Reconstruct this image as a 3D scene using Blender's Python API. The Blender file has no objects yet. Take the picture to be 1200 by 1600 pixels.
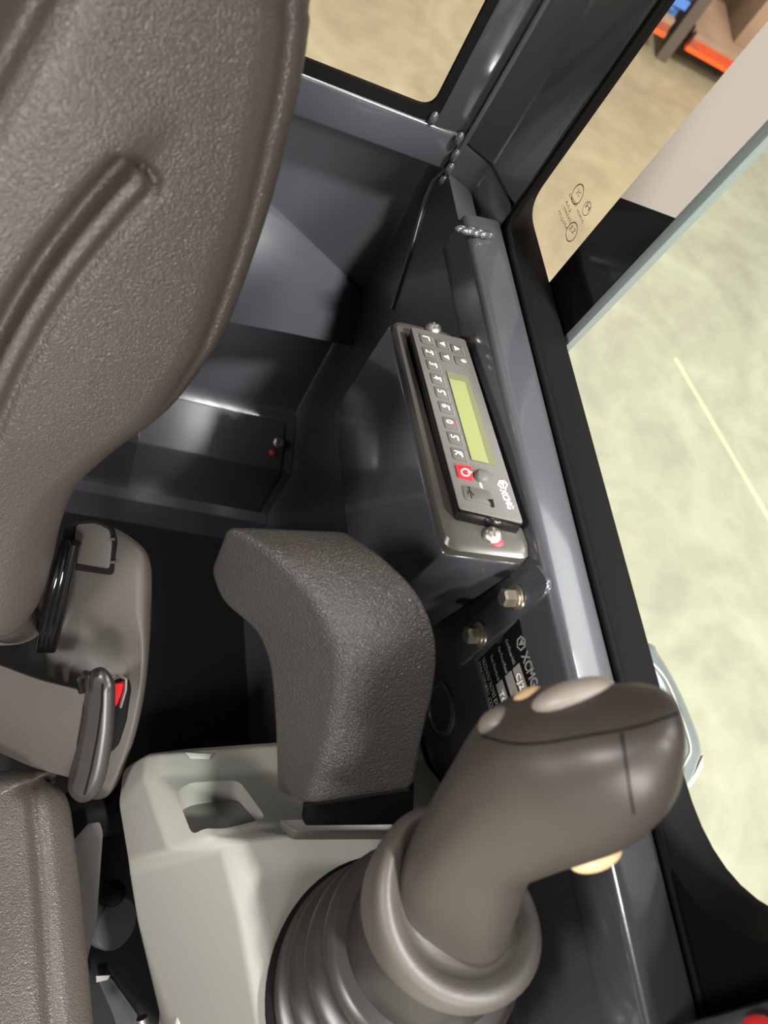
import bpy, bmesh, math, random
import numpy as np
from mathutils import Vector, Matrix
random.seed(4)
SC = bpy.context.scene
COL = SC.collection
# ------------------------------------------------------------------ camera frame
F = 1200.0
S, H = 1.12, 2.0            # metres per drawing unit, height of the camera above the hall floor
X = np.array([0.91591518, 0.04933059, 0.39832884])
Y = np.array([-0.12740349, -0.9053634, 0.40507463])
Z = np.array([0.38061493, -0.42176249, -0.8229512])
R = np.array([X, Y, Z])
A = lambda *v: np.array(v, float)
def W(px, py): return R @ A((px - 600) / F, (py - 800) / F, 1.0)
def at(px, py, t): return W(px, py) * t
def onx(px, py, x): w = W(px, py); return w * (x / w[0])
def onz(px, py, z): w = W(px, py); return w * (z / w[2])
RN = A(.146, 1, 0)
def onr(px, py, c): w = W(px, py); return w * (c / (w @ RN))     # on a plane parallel to the rear wall
def onp(px, py, n, p): w = W(px, py); return w * ((n @ p) / (n @ w))
def nrm(v): return v / np.linalg.norm(v)
def world(p): return Vector((p[0] * S, p[1] * S, p[2] * S + H))

# ------------------------------------------------------------------ materials
def lin(c):
    r = []
    for v in c:
        v = v / 255.0
        r.append(v / 12.92 if v <= .04045 else ((v + .055) / 1.055) ** 2.4)
    return (*r, 1)
def mat(name, col, rough=.5, metal=0, bump=None, coat=0, spec=.5, vary=0, vscale=8, roughvary=0, trans=0):
    m = bpy.data.materials.new(name); m.use_nodes = True
    nt = m.node_tree; b = nt.nodes['Principled BSDF']
    c = lin(col)
    b.inputs['Base Color'].default_value = c
    b.inputs['Roughness'].default_value = rough
    b.inputs['Metallic'].default_value = metal
    b.inputs['Specular IOR Level'].default_value = spec
    b.inputs['Coat Weight'].default_value = coat
    b.inputs['Coat Roughness'].default_value = .08
    b.inputs['Transmission Weight'].default_value = trans
    tc = nt.nodes.new('ShaderNodeTexCoord')
    if vary:
        n = nt.nodes.new('ShaderNodeTexNoise'); n.inputs['Scale'].default_value = vscale; n.inputs['Detail'].default_value = 6
        nt.links.new(tc.outputs['Object'], n.inputs['Vector'])
        mx = nt.nodes.new('ShaderNodeMix'); mx.data_type = 'RGBA'
        mx.inputs[6].default_value = tuple(v * (1 - vary) for v in c[:3]) + (1,)
        mx.inputs[7].default_value = tuple(min(1, v * (1 + vary)) for v in c[:3]) + (1,)
        nt.links.new(n.outputs['Fac'], mx.inputs[0]); nt.links.new(mx.outputs[2], b.inputs['Base Color'])
    if roughvary:
        n2 = nt.nodes.new('ShaderNodeTexNoise'); n2.inputs['Scale'].default_value = 25; n2.inputs['Detail'].default_value = 5
        nt.links.new(tc.outputs['Object'], n2.inputs['Vector'])
        mr = nt.nodes.new('ShaderNodeMapRange')
        mr.inputs[3].default_value = max(.02, rough - roughvary); mr.inputs[4].default_value = rough + roughvary
        nt.links.new(n2.outputs['Fac'], mr.inputs[0]); nt.links.new(mr.outputs[0], b.inputs['Roughness'])
    if bump:
        kind, sc, strength, dist = bump
        if kind == 'leather':
            w = nt.nodes.new('ShaderNodeTexNoise'); w.inputs['Scale'].default_value = sc * .35; w.inputs['Detail'].default_value = 3
            nt.links.new(tc.outputs['Object'], w.inputs['Vector'])
            mxv = nt.nodes.new('ShaderNodeMix'); mxv.data_type = 'VECTOR'; mxv.inputs[0].default_value = .0014
            nt.links.new(tc.outputs['Object'], mxv.inputs[4]); nt.links.new(w.outputs['Color'], mxv.inputs[5])
            v = nt.nodes.new('ShaderNodeTexVoronoi'); v.inputs['Scale'].default_value = sc; v.feature = 'SMOOTH_F1'
            nt.links.new(mxv.outputs[1], v.inputs['Vector'])
            n = nt.nodes.new('ShaderNodeTexNoise'); n.inputs['Scale'].default_value = sc * .5; n.inputs['Detail'].default_value = 4
            nt.links.new(tc.outputs['Object'], n.inputs['Vector'])
            ad = nt.nodes.new('ShaderNodeMath'); ad.operation = 'SUBTRACT'
            nt.links.new(n.outputs['Fac'], ad.inputs[0]); nt.links.new(v.outputs['Distance'], ad.inputs[1])
            h = ad.outputs[0]
        elif kind == 'weave':
            v = nt.nodes.new('ShaderNodeTexWave'); v.inputs['Scale'].default_value = sc; v.inputs['Distortion'].default_value = .6
            nt.links.new(tc.outputs['Object'], v.inputs['Vector']); h = v.outputs['Fac']
        else:
            n = nt.nodes.new('ShaderNodeTexNoise'); n.inputs['Scale'].default_value = sc; n.inputs['Detail'].default_value = 4
            nt.links.new(tc.outputs['Object'], n.inputs['Vector']); h = n.outputs['Fac']
        bp = nt.nodes.new('ShaderNodeBump'); bp.inputs['Strength'].default_value = strength; bp.inputs['Distance'].default_value = dist
        nt.links.new(h, bp.inputs['Height']); nt.links.new(bp.outputs['Normal'], b.inputs['Normal'])
    return m
def glass(name, col, rough=.0):
    m = bpy.data.materials.new(name); m.use_nodes = True
    nt = m.node_tree; nt.nodes.remove(nt.nodes['Principled BSDF'])
    t = nt.nodes.new('ShaderNodeBsdfTransparent'); t.inputs['Color'].default_value = (*col, 1)
    g = nt.nodes.new('ShaderNodeBsdfGlossy'); g.inputs['Roughness'].default_value = .02
    lw = nt.nodes.new('ShaderNodeFresnel'); lw.inputs['IOR'].default_value = 1.35
    mx = nt.nodes.new('ShaderNodeMixShader')
    ge = nt.nodes.new('ShaderNodeNewGeometry'); iv = nt.nodes.new('ShaderNodeMath'); iv.operation = 'SUBTRACT'; iv.inputs[0].default_value = 1
    nt.links.new(ge.outputs['Backfacing'], iv.inputs[1]); ml = nt.nodes.new('ShaderNodeMath'); ml.operation = 'MULTIPLY'
    nt.links.new(lw.outputs[0], ml.inputs[0]); nt.links.new(iv.outputs[0], ml.inputs[1]); nt.links.new(ml.outputs[0], mx.inputs[0]); nt.links.new(t.outputs[0], mx.inputs[1]); nt.links.new(g.outputs[0], mx.inputs[2])
    nt.links.new(mx.outputs[0], nt.nodes['Material Output'].inputs['Surface'])
    return m
M = dict(
    paint=mat('dark_gloss_paint', (56, 57, 61), .2, coat=.7, spec=.5, bump=('noise', 60, .06, .002), roughvary=.06),
    paint2=mat('dark_satin_paint', (52, 52, 55), .35, coat=.2, bump=('noise', 90, .05, .001)),
    panelpaint=mat('grey_satin_paint', (58, 59, 64), .36, coat=.3, bump=('noise', 40, .05, .002)),
    black=mat('black_rubber', (12, 12, 12), .6, spec=.06),
    glossblack=mat('gloss_black_trim', (13, 13, 13), .12, coat=.3),
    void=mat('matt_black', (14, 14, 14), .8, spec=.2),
    leather=mat('brown_black_leather', (74, 68, 63), .34, bump=('leather', 1050, .6, .0009), spec=.55, vary=.06),
    leather2=mat('grained_vinyl', (56, 54, 51), .35, bump=('leather', 900, .75, .001), spec=.5),
    console=mat('grey_green_moulded_plastic', (116, 117, 110), .5, bump=('noise', 1200, .05, .0004), spec=.4),
    console_shade=mat('shaded_console_plastic', (92, 92, 87), .55, spec=.35),  # console plastic darkened to stand for the shade in its pocket
    cover=mat('warm_grey_seat_plastic', (74, 70, 66), .5, bump=('noise', 1500, .08, .0004), spec=.4),
    platetrim=mat('olive_grey_plastic', (38, 36, 32), .55),
    grip=mat('charcoal_grip_plastic', (59, 54, 49), .42, spec=.45, bump=('noise', 900, .05, .0004)),
    dish=mat('charcoal_textured_plastic', (70, 66, 61), .5, spec=.45, bump=('noise', 700, .25, .0008)),
    boot=mat('satin_black_rubber', (43, 40, 38), .34, spec=.5),
    cream=mat('cream_plastic', (216, 186, 140), .45),
    rocker=mat('pale_grey_plastic', (150, 143, 134), .45),
    gbutton=mat('mid_grey_plastic', (112, 106, 99), .45),
    bezel=mat('charcoal_satin_plastic', (62, 61, 56), .33, spec=.5, bump=('noise', 300, .05, .0005)),
    face=mat('speckled_charcoal_plastic', (90, 88, 85), .45, vary=.35, vscale=1400),
    key=mat('grey_key_rubber', (80, 78, 75), .5),
    lcd=mat('yellow_green_display', (116, 122, 80), .15, coat=.4),
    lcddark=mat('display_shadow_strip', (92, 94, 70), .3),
    red=mat('red_button_plastic', (214, 40, 44), .35),
    redpaint=mat('red_marker_paint', (200, 50, 60), .5),
    white=mat('white_print', (225, 222, 214), .5),
    print=mat('grey_print', (118, 118, 112), .45),
    zinc=mat('zinc_plated_steel', (176, 171, 152), .38, metal=1, bump=('noise', 400, .1, .0005)),
    steel=mat('bright_steel', (200, 198, 192), .38, metal=1),
    alu=mat('brushed_aluminium', (130, 128, 122), .4, metal=.2),
    strap=mat('charcoal_webbing', (62, 57, 53), .6, bump=('weave', 620, .35, .0006), spec=.3),
    greyband=mat('warm_grey_pane_band', (196, 190, 178), .35),
    edgestrip=mat('green_grey_glass_edge', (112, 122, 118), .25),
    etched=mat('etched_mark', (140, 130, 112), .6),
    lampshell=mat('pale_blue_grey_shell', (86, 93, 92), .22, coat=.4),
    lampdark=mat('slate_inner_shell', (112, 120, 124), .3),
    orange=mat('orange_rack_paint', (255, 92, 32), .45),
    rackgrey=mat('dark_rack_paint', (74, 70, 66), .5),
    blue=mat('blue_crate_plastic', (70, 118, 196), .45),
    carton=mat('brown_carton', (214, 178, 128), .7, vary=.08),
    pallet=mat('grey_wood', (128, 114, 98), .7, vary=.2),
    warm=glass('warm_clear_glass', (1.0, .91, .84)),
    lens=glass('clear_plastic_lens', (.8, .84, .82)),
)
def floor_mat():
    m = bpy.data.materials.new('polished_concrete'); m.use_nodes = True
    nt = m.node_tree; b = nt.nodes['Principled BSDF']
    tc = nt.nodes.new('ShaderNodeTexCoord')
    n1 = nt.nodes.new('ShaderNodeTexNoise'); n1.inputs['Scale'].default_value = 2.2; n1.inputs['Detail'].default_value = 9; n1.inputs['Roughness'].default_value = .62; n1.inputs['Distortion'].default_value = 1.1
    n2 = nt.nodes.new('ShaderNodeTexNoise'); n2.inputs['Scale'].default_value = 9; n2.inputs['Detail'].default_value = 6; n2.inputs['Distortion'].default_value = .8
    nt.links.new(tc.outputs['Object'], n1.inputs['Vector']); nt.links.new(tc.outputs['Object'], n2.inputs['Vector'])
    ad = nt.nodes.new('ShaderNodeMath'); ad.operation = 'MULTIPLY_ADD'; ad.inputs[1].default_value = .35
    nt.links.new(n2.outputs['Fac'], ad.inputs[0]); nt.links.new(n1.outputs['Fac'], ad.inputs[2])
    cr = nt.nodes.new('ShaderNodeValToRGB')
    e = cr.color_ramp.elements
    e[0].position = .45; e[0].color = lin((112, 111, 98))
    e[1].position = .9; e[1].color = lin((134, 137, 118))
    k = e.new(.66); k.color = lin((123, 124, 106))
    nt.links.new(ad.outputs[0], cr.inputs[0]); nt.links.new(cr.outputs[0], b.inputs['Base Color'])
    b.inputs['Roughness'].default_value = .4
    b.inputs['Specular IOR Level'].default_value = .3
    return m
M['concrete'] = floor_mat()

# ------------------------------------------------------------------ mesh helpers
def join(*gs):
    V, Fc = [], []
    for v, f in gs:
        o = len(V); V += list(v); Fc += [tuple(i + o for i in q) for q in f]
    return V, Fc
def prism(poly, vec):
    n = len(poly); vec = np.asarray(vec, float)
    V = [np.asarray(p, float) for p in poly] + [np.asarray(p, float) + vec for p in poly]
    Fc = [tuple(range(n)), tuple(range(2 * n - 1, n - 1, -1))] + [(i, (i + 1) % n, n + (i + 1) % n, n + i) for i in range(n)]
    return V, Fc
def box(c, hx, hy, hz, ax=(1, 0, 0), ay=(0, 1, 0), az=(0, 0, 1)):
    c = A(*c); ax, ay, az = A(*ax), A(*ay), A(*az)
    return prism([c - ax * hx - ay * hy - az * hz, c + ax * hx - ay * hy - az * hz, c + ax * hx + ay * hy - az * hz, c - ax * hx + ay * hy - az * hz], az * 2 * hz)
def bounds(x0, x1, y0, y1, z0, z1): return box(((x0 + x1) / 2, (y0 + y1) / 2, (z0 + z1) / 2), abs(x1 - x0) / 2, abs(y1 - y0) / 2, abs(z1 - z0) / 2)
def loft(rings, caps=True, closed=False):
    n = len(rings[0]); V = [np.asarray(p, float) for r in rings for p in r]; Fc = []
    m = len(rings)
    for k in range(m if closed else m - 1):
        for i in range(n):
            a, b = k * n, ((k + 1) % m) * n
            Fc.append((a + i, a + (i + 1) % n, b + (i + 1) % n, b + i))
    if caps and not closed: Fc += [tuple(range(n)), tuple(range(m * n - 1, (m - 1) * n - 1, -1))]
    return V, Fc
def basis(ax):
    ax = nrm(np.asarray(ax, float)); h = A(0, 0, 1) if abs(ax[2]) < .9 else A(1, 0, 0)
    u = nrm(np.cross(h, ax)); return u, np.cross(ax, u), ax
def lathe(c, ax, prof, n=48, caps=True):
    u, v, w = basis(ax); c = np.asarray(c, float)
    return loft([[c + w * h + (u * math.cos(2 * math.pi * i / n) + v * math.sin(2 * math.pi * i / n)) * r for i in range(n)] for r, h in prof], caps)
def tube(path, r, n=10):
    path = [np.asarray(p, float) for p in path]; rings = []; u0 = None
    for k, p in enumerate(path):
        d = path[min(k + 1, len(path) - 1)] - path[max(k - 1, 0)]
        w = nrm(d)
        if u0 is None: u0 = basis(w)[0]
        u0 = nrm(u0 - w * (u0 @ w)); v = np.cross(w, u0)
        rr = r[k] if hasattr(r, '__len__') else r
        rings.append([p + (u0 * math.cos(2 * math.pi * i / n) + v * math.sin(2 * math.pi * i / n)) * rr for i in range(n)])
    return loft(rings)
def ball(c, a, b, d, nu=20, nv=12):
    c = np.asarray(c, float)
    return loft([[c + a * math.sin(t) * math.cos(2 * math.pi * i / nu) + b * math.sin(t) * math.sin(2 * math.pi * i / nu) + d * math.cos(t) for i in range(nu)] for t in np.linspace(.02, math.pi - .02, nv)])
def spline(pts, m=8, closed=False):
    P = [np.asarray(p, float) for p in pts]; n = len(P); out = []
    for i in range(n if closed else n - 1):
        g = lambda k: P[k % n] if closed else P[min(max(k, 0), n - 1)]
        p0, p1, p2, p3 = g(i - 1), g(i), g(i + 1), g(i + 2)
        for j in range(m):
            t = j / m
            out.append(.5 * (2 * p1 + (p2 - p0) * t + (2 * p0 - 5 * p1 + 4 * p2 - p3) * t * t + (3 * p1 - p0 - 3 * p2 + p3) * t ** 3))
    if not closed: out.append(P[-1])
    return out
def fillet(pts, r, n=5):
    P = [np.asarray(p, float) for p in pts]; out = []; m = len(P)
    for i in range(m):
        a, b, c = P[i - 1], P[i], P[(i + 1) % m]
        u, v = a - b, c - b; lu, lv = np.linalg.norm(u), np.linalg.norm(v)
        rr = r[i] if hasattr(r, '__len__') else r
        k = min(rr, lu * .48, lv * .48)
        p, q = b + u / lu * k, b + v / lv * k
        for j in range(n + 1):
            t = j / n; out.append((1 - t) ** 2 * p + 2 * t * (1 - t) * b + t * t * q)
    return out
def resample(poly, n):
    P = [np.asarray(p, float) for p in poly]; P.append(P[0])
    L = [0]
    for a, b in zip(P, P[1:]): L.append(L[-1] + np.linalg.norm(b - a))
    out = []; k = 0
    for s in np.linspace(0, L[-1], n, endpoint=False):
        while L[k + 1] < s: k += 1
        t = (s - L[k]) / max(1e-9, L[k + 1] - L[k]); out.append(P[k] * (1 - t) + P[k + 1] * t)
    return out
def pillow(outline, n, r, bulge, thick, spine=None, N=120, K=14, hfun=None, taper=1.0, pw=1.6, back=None):
    """closed outline on a plane, domed towards n with an edge radius r, and a body of `thick` behind it"""
    n = nrm(np.asarray(n, float)); B = np.array(resample(outline, N)); cen = B.mean(0)
    if spine is None: spine = [cen, cen]
    s0, s1 = np.asarray(spine[0], float), np.asarray(spine[1], float); d = s1 - s0; dd = d @ d
    t = np.zeros(N) if dd < 1e-12 else np.clip((B - s0) @ d / dd, 0, 1)
    Cn = s0 + np.outer(t, d); D = np.linalg.norm(B - Cn, axis=1)
    bk = -n if back is None else nrm(np.asarray(back, float))
    rings = [list(cen + (B - cen) * taper + bk * (thick + r))]
    for k in range(K):
        f = 1 - (k / (K - 1)) ** pw
        Q = Cn + (B - Cn) * max(f, .002); dist = (1 - f) * D
        h = np.where(dist < r, np.sqrt(np.maximum(0, r * r - (r - dist) ** 2)), r) - r + bulge * (1 - f ** 2)
        if hfun: h = h + hfun(Q, dist)
        rings.append(list(Q + np.outer(np.maximum(h, 0), n) + np.outer(np.maximum(-h, 0) if hfun is None else np.where(dist < r * 1.2, np.maximum(-h, 0), 0), bk) + (0 if hfun is None else np.outer(np.where(dist < r * 1.2, 0, np.minimum(h, 0)), n))))
    return loft(rings)

def tag(o, label=None, cat=None, group=None, kind=None):
    if label: o['label'] = label
    if cat: o['category'] = cat
    if group: o['group'] = group
    if kind: o['kind'] = kind
    return o
def empty(name, p, label=None, cat=None, group=None, kind=None):
    o = bpy.data.objects.new(name, None); COL.objects.link(o); o.location = world(p); o.empty_display_size = .02
    return tag(o, label, cat, group, kind)
def root_of(o):
    p = Vector((0, 0, 0))
    while o: p += o.location; o = o.parent
    return p
def obj(name, g, m, parent=None, bevel=0, seg=2, smooth=38, ang=25, label=None, cat=None, group=None, kind=None, sub=0):
    V, Fc = g
    bm = bmesh.new()
    W3 = [world(p) for p in V]
    base = root_of(parent) if parent else None
    if base is None:
        lo = Vector([min(p[i] for p in W3) for i in range(3)]); hi = Vector([max(p[i] for p in W3) for i in range(3)])
        base = Vector(((lo.x + hi.x) / 2, (lo.y + hi.y) / 2, lo.z))
    vs = [bm.verts.new(p - base) for p in W3]
    for q in Fc:
        try: bm.faces.new([vs[i] for i in q])
        except ValueError: pass
    bmesh.ops.remove_doubles(bm, verts=bm.verts, dist=1e-6)
    bmesh.ops.recalc_face_normals(bm, faces=bm.faces)
    if bevel:
        ed = [e for e in bm.edges if len(e.link_faces) == 2 and e.calc_face_angle(0) > math.radians(ang)]
        bmesh.ops.bevel(bm, geom=ed, offset=bevel * S, segments=seg, profile=.5, affect='EDGES', clamp_overlap=True)
    me = bpy.data.meshes.new(name); bm.to_mesh(me); bm.free()
    for p in me.polygons: p.use_smooth = True
    me.set_sharp_from_angle(angle=math.radians(smooth))
    me.materials.append(M[m])
    o = bpy.data.objects.new(name, me); COL.objects.link(o)
    if parent: o.parent = parent
    else: o.location = base
    if sub:
        md = o.modifiers.new('smooth', 'SUBSURF'); md.levels = sub; md.render_levels = sub
    return tag(o, label, cat, group, kind)
def part_loc(o): return o
def cut(o, g):
    """subtract the closed mesh g from o (both in drawing coordinates)"""
    c = obj('cutter', g, 'void')
    md = o.modifiers.new('b', 'BOOLEAN'); md.object = c; md.operation = 'DIFFERENCE'; md.solver = 'EXACT'
    bpy.context.view_layer.update()
    me = bpy.data.meshes.new_from_object(o.evaluated_get(bpy.context.evaluated_depsgraph_get()))
    o.modifiers.clear(); o.data = me; me.set_sharp_from_angle(angle=math.radians(38))
    cm = c.data; bpy.data.objects.remove(c); bpy.data.meshes.remove(cm)
def text(name, s, org, xd, yd, size, m, parent, thick=.00015, width=None, bold=0, label=None, shear=0, fit=None):
    cu = bpy.data.curves.new('t', 'FONT'); cu.body = s; cu.size = 1; cu.extrude = .02; cu.offset = bold; cu.shear = shear
    t = bpy.data.objects.new('t', cu); COL.objects.link(t); bpy.context.view_layer.update()
    me = bpy.data.meshes.new_from_object(t.evaluated_get(bpy.context.evaluated_depsgraph_get()))
    bpy.data.objects.remove(t); bpy.data.curves.remove(cu)
    org, xd, yd = np.asarray(org, float), nrm(np.asarray(xd, float)), nrm(np.asarray(yd, float))
    n = nrm(np.cross(xd, yd)); base = root_of(parent)
    xs = [v.co.x for v in me.vertices]; w0 = max(xs) - min(xs); kx = size if not fit else fit / w0
    for v in me.vertices:
        p = org + xd * (v.co.x - min(xs)) * kx + yd * v.co.y * size + n * (thick if v.co.z > 0 else -thick)
        v.co = world(p) - base
    me.materials.append(M[m]); me.name = name
    o = bpy.data.objects.new(name, me); COL.objects.link(o); o.parent = parent
    return tag(o, label)
def ring_flat(c, xd, yd, r0, r1, n=32, t=.0002, sy=1.0):
    nn = nrm(np.cross(xd, yd)); k = []
    for r, h in ((r0, 0), (r1, 0), (r1, t), (r0, t)):
        k.append([c + xd * math.cos(2 * math.pi * i / n) * r + yd * math.sin(2 * math.pi * i / n) * r * sy + nn * h for i in range(n)])
    return loft(k, caps=False, closed=True)
def struct(name, g, m, **k): return obj(name, g, m, kind='structure', **k)

XW = .28          # inner face of the side panel
ZR = -.362        # top of the side rail
# ================================================================== SETTING
struct('floor', bounds(-6, 9, -6, 9, -H / S - .1, -H / S), 'concrete')
struct('floor_cab', bounds(-.75, .30, -.55, .62, -1.16, -1.12), 'void')
struct('wall_right', bounds(XW, XW + .018, -.42, .53, -1.14, ZR - .012), 'paint2')
struct('ceiling', prism([A(-.8, -.88, .62), A(.285, -.88, .62), A(.285, .52, .62), A(-.8, .70, .62)], (0, 0, .04)), 'paint2')
# side rail on top of the panel
struct('trim_1', prism([A(XW - .002, .437, ZR - .04), A(XW - .002, .437, ZR - .004), A(XW + .002, .437, ZR), A(XW + .03, .437, ZR), A(XW + .03, .437, ZR - .04)], (0, -.59, 0)), 'paint', bevel=.0025, seg=3, ang=30)
# rear corner pillar (bent sheet)
xp_ = onr(676, 168, .538)[0] + .0055
pil = [A(xp_, .5365 - .146 * xp_ - .001, 0), A(.276, .497, 0), A(.2795, .493, 0), A(.283, .489, 0), A(.30, .474, 0), A(.311, .432, 0), A(.3118, .470, 0), A(.32, .50, 0), A(.30, .56, 0), A(xp_ + .012, .53, 0)]
struct('trim_2', prism([p + A(0, 0, -.345) for p in pil], (0, 0, 1.0)), 'paint', bevel=.003, ang=15)
struct('trim_5', prism([p + A(0, 0, -.42) for p in pil[2:9]], (0, 0, .074)), 'paint', bevel=.002, ang=15)
# weld seam up the corner
wp = [onx(613, 483, .2795), onx(640, 398, .2795), onx(673, 293, .279)]
struct('trim_3', tube(spline(wp + [A(.2795, .4905, -.33), A(.2795, .4905, 0), A(.2795, .4905, .5)], 10), .0022), 'paint')
# rear beam under the rear window
ze, zb = -.342, -.377
def rline(x, c, z): return A(x, c - .146 * x, z)
struct('trim_4', prism([rline(-.75, .535, zb), rline(-.75, .535, ze), rline(-.75, .544, ze), rline(-.75, .575, zb)], rline(.279, .535, 0) - rline(-.75, .535, 0)), 'paint', bevel=.004, seg=3)
# rear wall below the beam, shelf behind the seat
zs = onr(430, 640, .565)[2]
cs = .497; zc_ = onr(437, 735, cs)[2]
zf = onr(390, 798, cs)[2]
prof = [(.565, zb - .0), (.565, zs + .012), (.560, zs + .003), (.548, zs), (cs + .008, zc_ + .002), (cs + .002, zc_ - .001), (cs, zc_ - .008), (cs, zf), (cs - .012, zf - .008), (cs - .014, zf - .03), (cs - .014, zf - .075), (cs + .02, zf - .08), (cs + .1, zf - .08), (.60, zf - .08), (.60, zb)]
struct('wall_rear', prism([rline(-.75, c, z) for c, z in prof], rline(.279, 0, 0) - rline(-.75, 0, 0)), 'paint', smooth=50)
pA, pB, pC = onr(440, 343, .558), onr(571, 467, .558), onr(300, 490, .475)
pn = nrm(np.cross(pB - pA, pC - pA)); pn = pn if pn[1] < 0 else -pn
pp = [onp(x, y, pn, pA) for x, y in ((345, 268), (440, 343), (571, 467), (576, 500), (577, 548), (440, 520), (300, 495), (180, 470), (180, 180), (240, 185))]
struct('wall_rear_panel', prism(pp, A(.012, .11, 0)), 'panelpaint', bevel=.002)
wd = [onz(718, 357, ZR + .002), onz(732, 360, ZR + .003), onz(748, 362, ZR + .003), onz(764, 367, ZR + .001)]
rw = random.Random(3)
struct('trim_7', join(*[ball(p + A(0, rw.uniform(-.002, .002), 0), A(rw.uniform(.003, .006), 0, 0), A(0, rw.uniform(.002, .004), 0), A(0, 0, .0028), 12, 8) for p in spline(wd, 3)]), 'paint')
struct('trim_6', join(*[ball(p, A(.0035, 0, 0), A(0, .003, 0), A(0, 0, .006), 12, 8) for p in (rline(.279, .531, zb - .004), rline(.2785, .530, zb + .008), rline(.2775, .531, zb + .020), rline(.274, .532, zb + .034), onr(677, 185, .5355))]), 'paint')

# --- side window frame (black), with rounded opening
yo0, yo1, zo0, zo1 = -.056, .455, -.358, 1.0
opn = fillet([A(0, yo1, zo0), A(0, yo0, zo0), A(0, yo0, zo1), A(0, yo1, zo1)], [.022, .075, .05, .05], 10)
out2 = fillet([A(0, .475, -.40), A(0, -.30, -.40), A(0, -.30, 1.05), A(0, .475, 1.05)], [.01] * 4, 10)
mid = fillet([A(0, yo1 - .006, zo0 - .002), A(0, yo0, zo0 - .002), A(0, yo0, zo1), A(0, yo1, zo1)], [.022, .075, .05, .05], 10)
def shx(ps, x): return [A(x, p[1], p[2]) for p in ps]
inner_o = fillet([A(0, .437, zo0 - .006), A(0, yo0 - .004, zo0 - .006), A(0, yo0 - .004, zo1), A(0, .437, zo1)], [.02, .07, .05, .05], 10)
g = loft([shx(out2, .3125), shx(inner_o, .3125), shx(opn, .331), shx(opn, .338), shx(out2, .338)], caps=False, closed=True)
struct('trim_8', g, 'black', smooth=30)
# rubber lip between rail and frame
struct('trim_9', tube([A(.3125, .43, .5), A(.3125, .43, ZR + .012), A(.3125, .424, ZR + .003), A(.3125, .40, ZR + .001), A(.3125, -.14, ZR + .001)], .0028), 'black')
# front sill bar at the bottom edge of the picture
q = [A(XW - .002, -.107, ZR - .05), A(.3105, -.107, ZR - .05), A(.3105, -.16, ZR - .05), A(XW - .002, -.16, ZR - .05)]
struct('trim_10', prism(q, (0, .34, 1.3)), 'paint', bevel=.003)
# --- rear window
wb = [onr(480, 88, .538), onr(668, 171, .538)]
zg = .5 * (wb[0][2] + wb[1][2]); xg = onr(676, 168, .538)[0]
def rp(x, z, c): return rline(x, c, z)
gi = fillet([rp(-.6, zg, 0), rp(xg, zg, 0), rp(xg, .5, 0), rp(-.6, .5, 0)], .012, 6)
go = fillet([rp(-.61, zg - .010, 0), rp(xg + .0065, zg - .010, 0), rp(xg + .0065, .51, 0), rp(-.61, .51, 0)], .014, 6)
sh = lambda ps, c: [p + A(0, c, 0) for p in ps]
w1 = struct('window_1', prism(sh(gi, .5385), A(0, .004, 0)), 'warm')
obj('seal', loft([sh(go, .5365), sh(gi, .5375), sh(gi, .5405), sh(go, .5405)], caps=False, closed=True), 'black', w1, smooth=30)
struct('wall_rear_upper', prism([rp(xg + .03, ze, .56), rp(.30, ze, .56), rp(.30, .62, .56), rp(xg + .03, .62, .56)], A(0, .01, 0)), 'paint2')

# --- sliding side pane with its front edge, dark/grey stile and etched marks
XG = .345
y0 = onx(1040, 370, XG)[1]
ye, ys0 = .331, .333
ys1 = .384
w2 = struct('window_2', bounds(XG, XG + .004, ys0, .47, -.40, .54), 'warm')
sp1 = onx(1062, 343, XG); sp0 = onx(968, 308, XG)
tl = lambda y: sp1[2] + (sp0[2] - sp1[2]) * (y - sp1[1]) / (sp0[1] - sp1[1])
obj('stile_band', prism([A(XG - .001, ys0, tl(ys0)), A(XG - .001, ys1, tl(ys1)), A(XG - .001, ys1, .54), A(XG - .001, ys0, .54)], (.006, 0, 0)), 'greyband', w2, label='warm grey upper band of the pane')  # upper part of the band coloured warm grey above a slanted line
obj('stile_lower', prism([A(XG - .001, ys0, tl(ys0)), A(XG - .001, ys1, tl(ys1)), A(XG - .001, ys1, -.40), A(XG - .001, ys0, -.40)], (.006, 0, 0)), 'glossblack', w2, label='gloss black lower band of the pane')
obj('edge_strip', bounds(XG - .001, XG + .006, ys0 - .0085, ys0, -.40, .54), 'edgestrip', w2, bevel=.001, label='green grey glass edge')
def gx(px, py): return onx(px, py, XG - .0004)
o0, oy = gx(908, 315), None
dY = A(0, 1, 0); dZ = A(0, 0, 1)
def mark(z1px, z1py): return gx(850 + z1px / 12.0, 270 + z1py / 12.0)
E_ = []
for cx, cy, r in ((632, 402, .0074), (518, 1108, .0072)):
    c = mark(cx, cy); E_.append(ring_flat(c, dY, dZ, r * .88, r))
E_.append(ring_flat(mark(800, 670), dY, dZ, .0044, .0050))
obj('etched_rings', join(*E_), 'etched', w2)
for s, a, b, h in (('E000087', (600, 655), (462, 425), .0036), ('AS2', (480, 760), (400, 540), .0036), ('LTMN5455', (490, 955), (335, 620), .0036), ('YTS-5.0TM', (410, 1070), (255, 725), .0034), ('NORDTI', (715, 960), (615, 715), .0032), ('3C', (655, 460), (600, 370), .005), ('H', (830, 720), (770, 640), .006), ('E2', (545, 1150), (470, 1060), .006)):
    pa, pb = mark(*a), mark(*b)
    text('etched_text', s, pb, pa - pb, dZ, h, 'etched', w2, thick=.0001, fit=np.linalg.norm(pa - pb))

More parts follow.
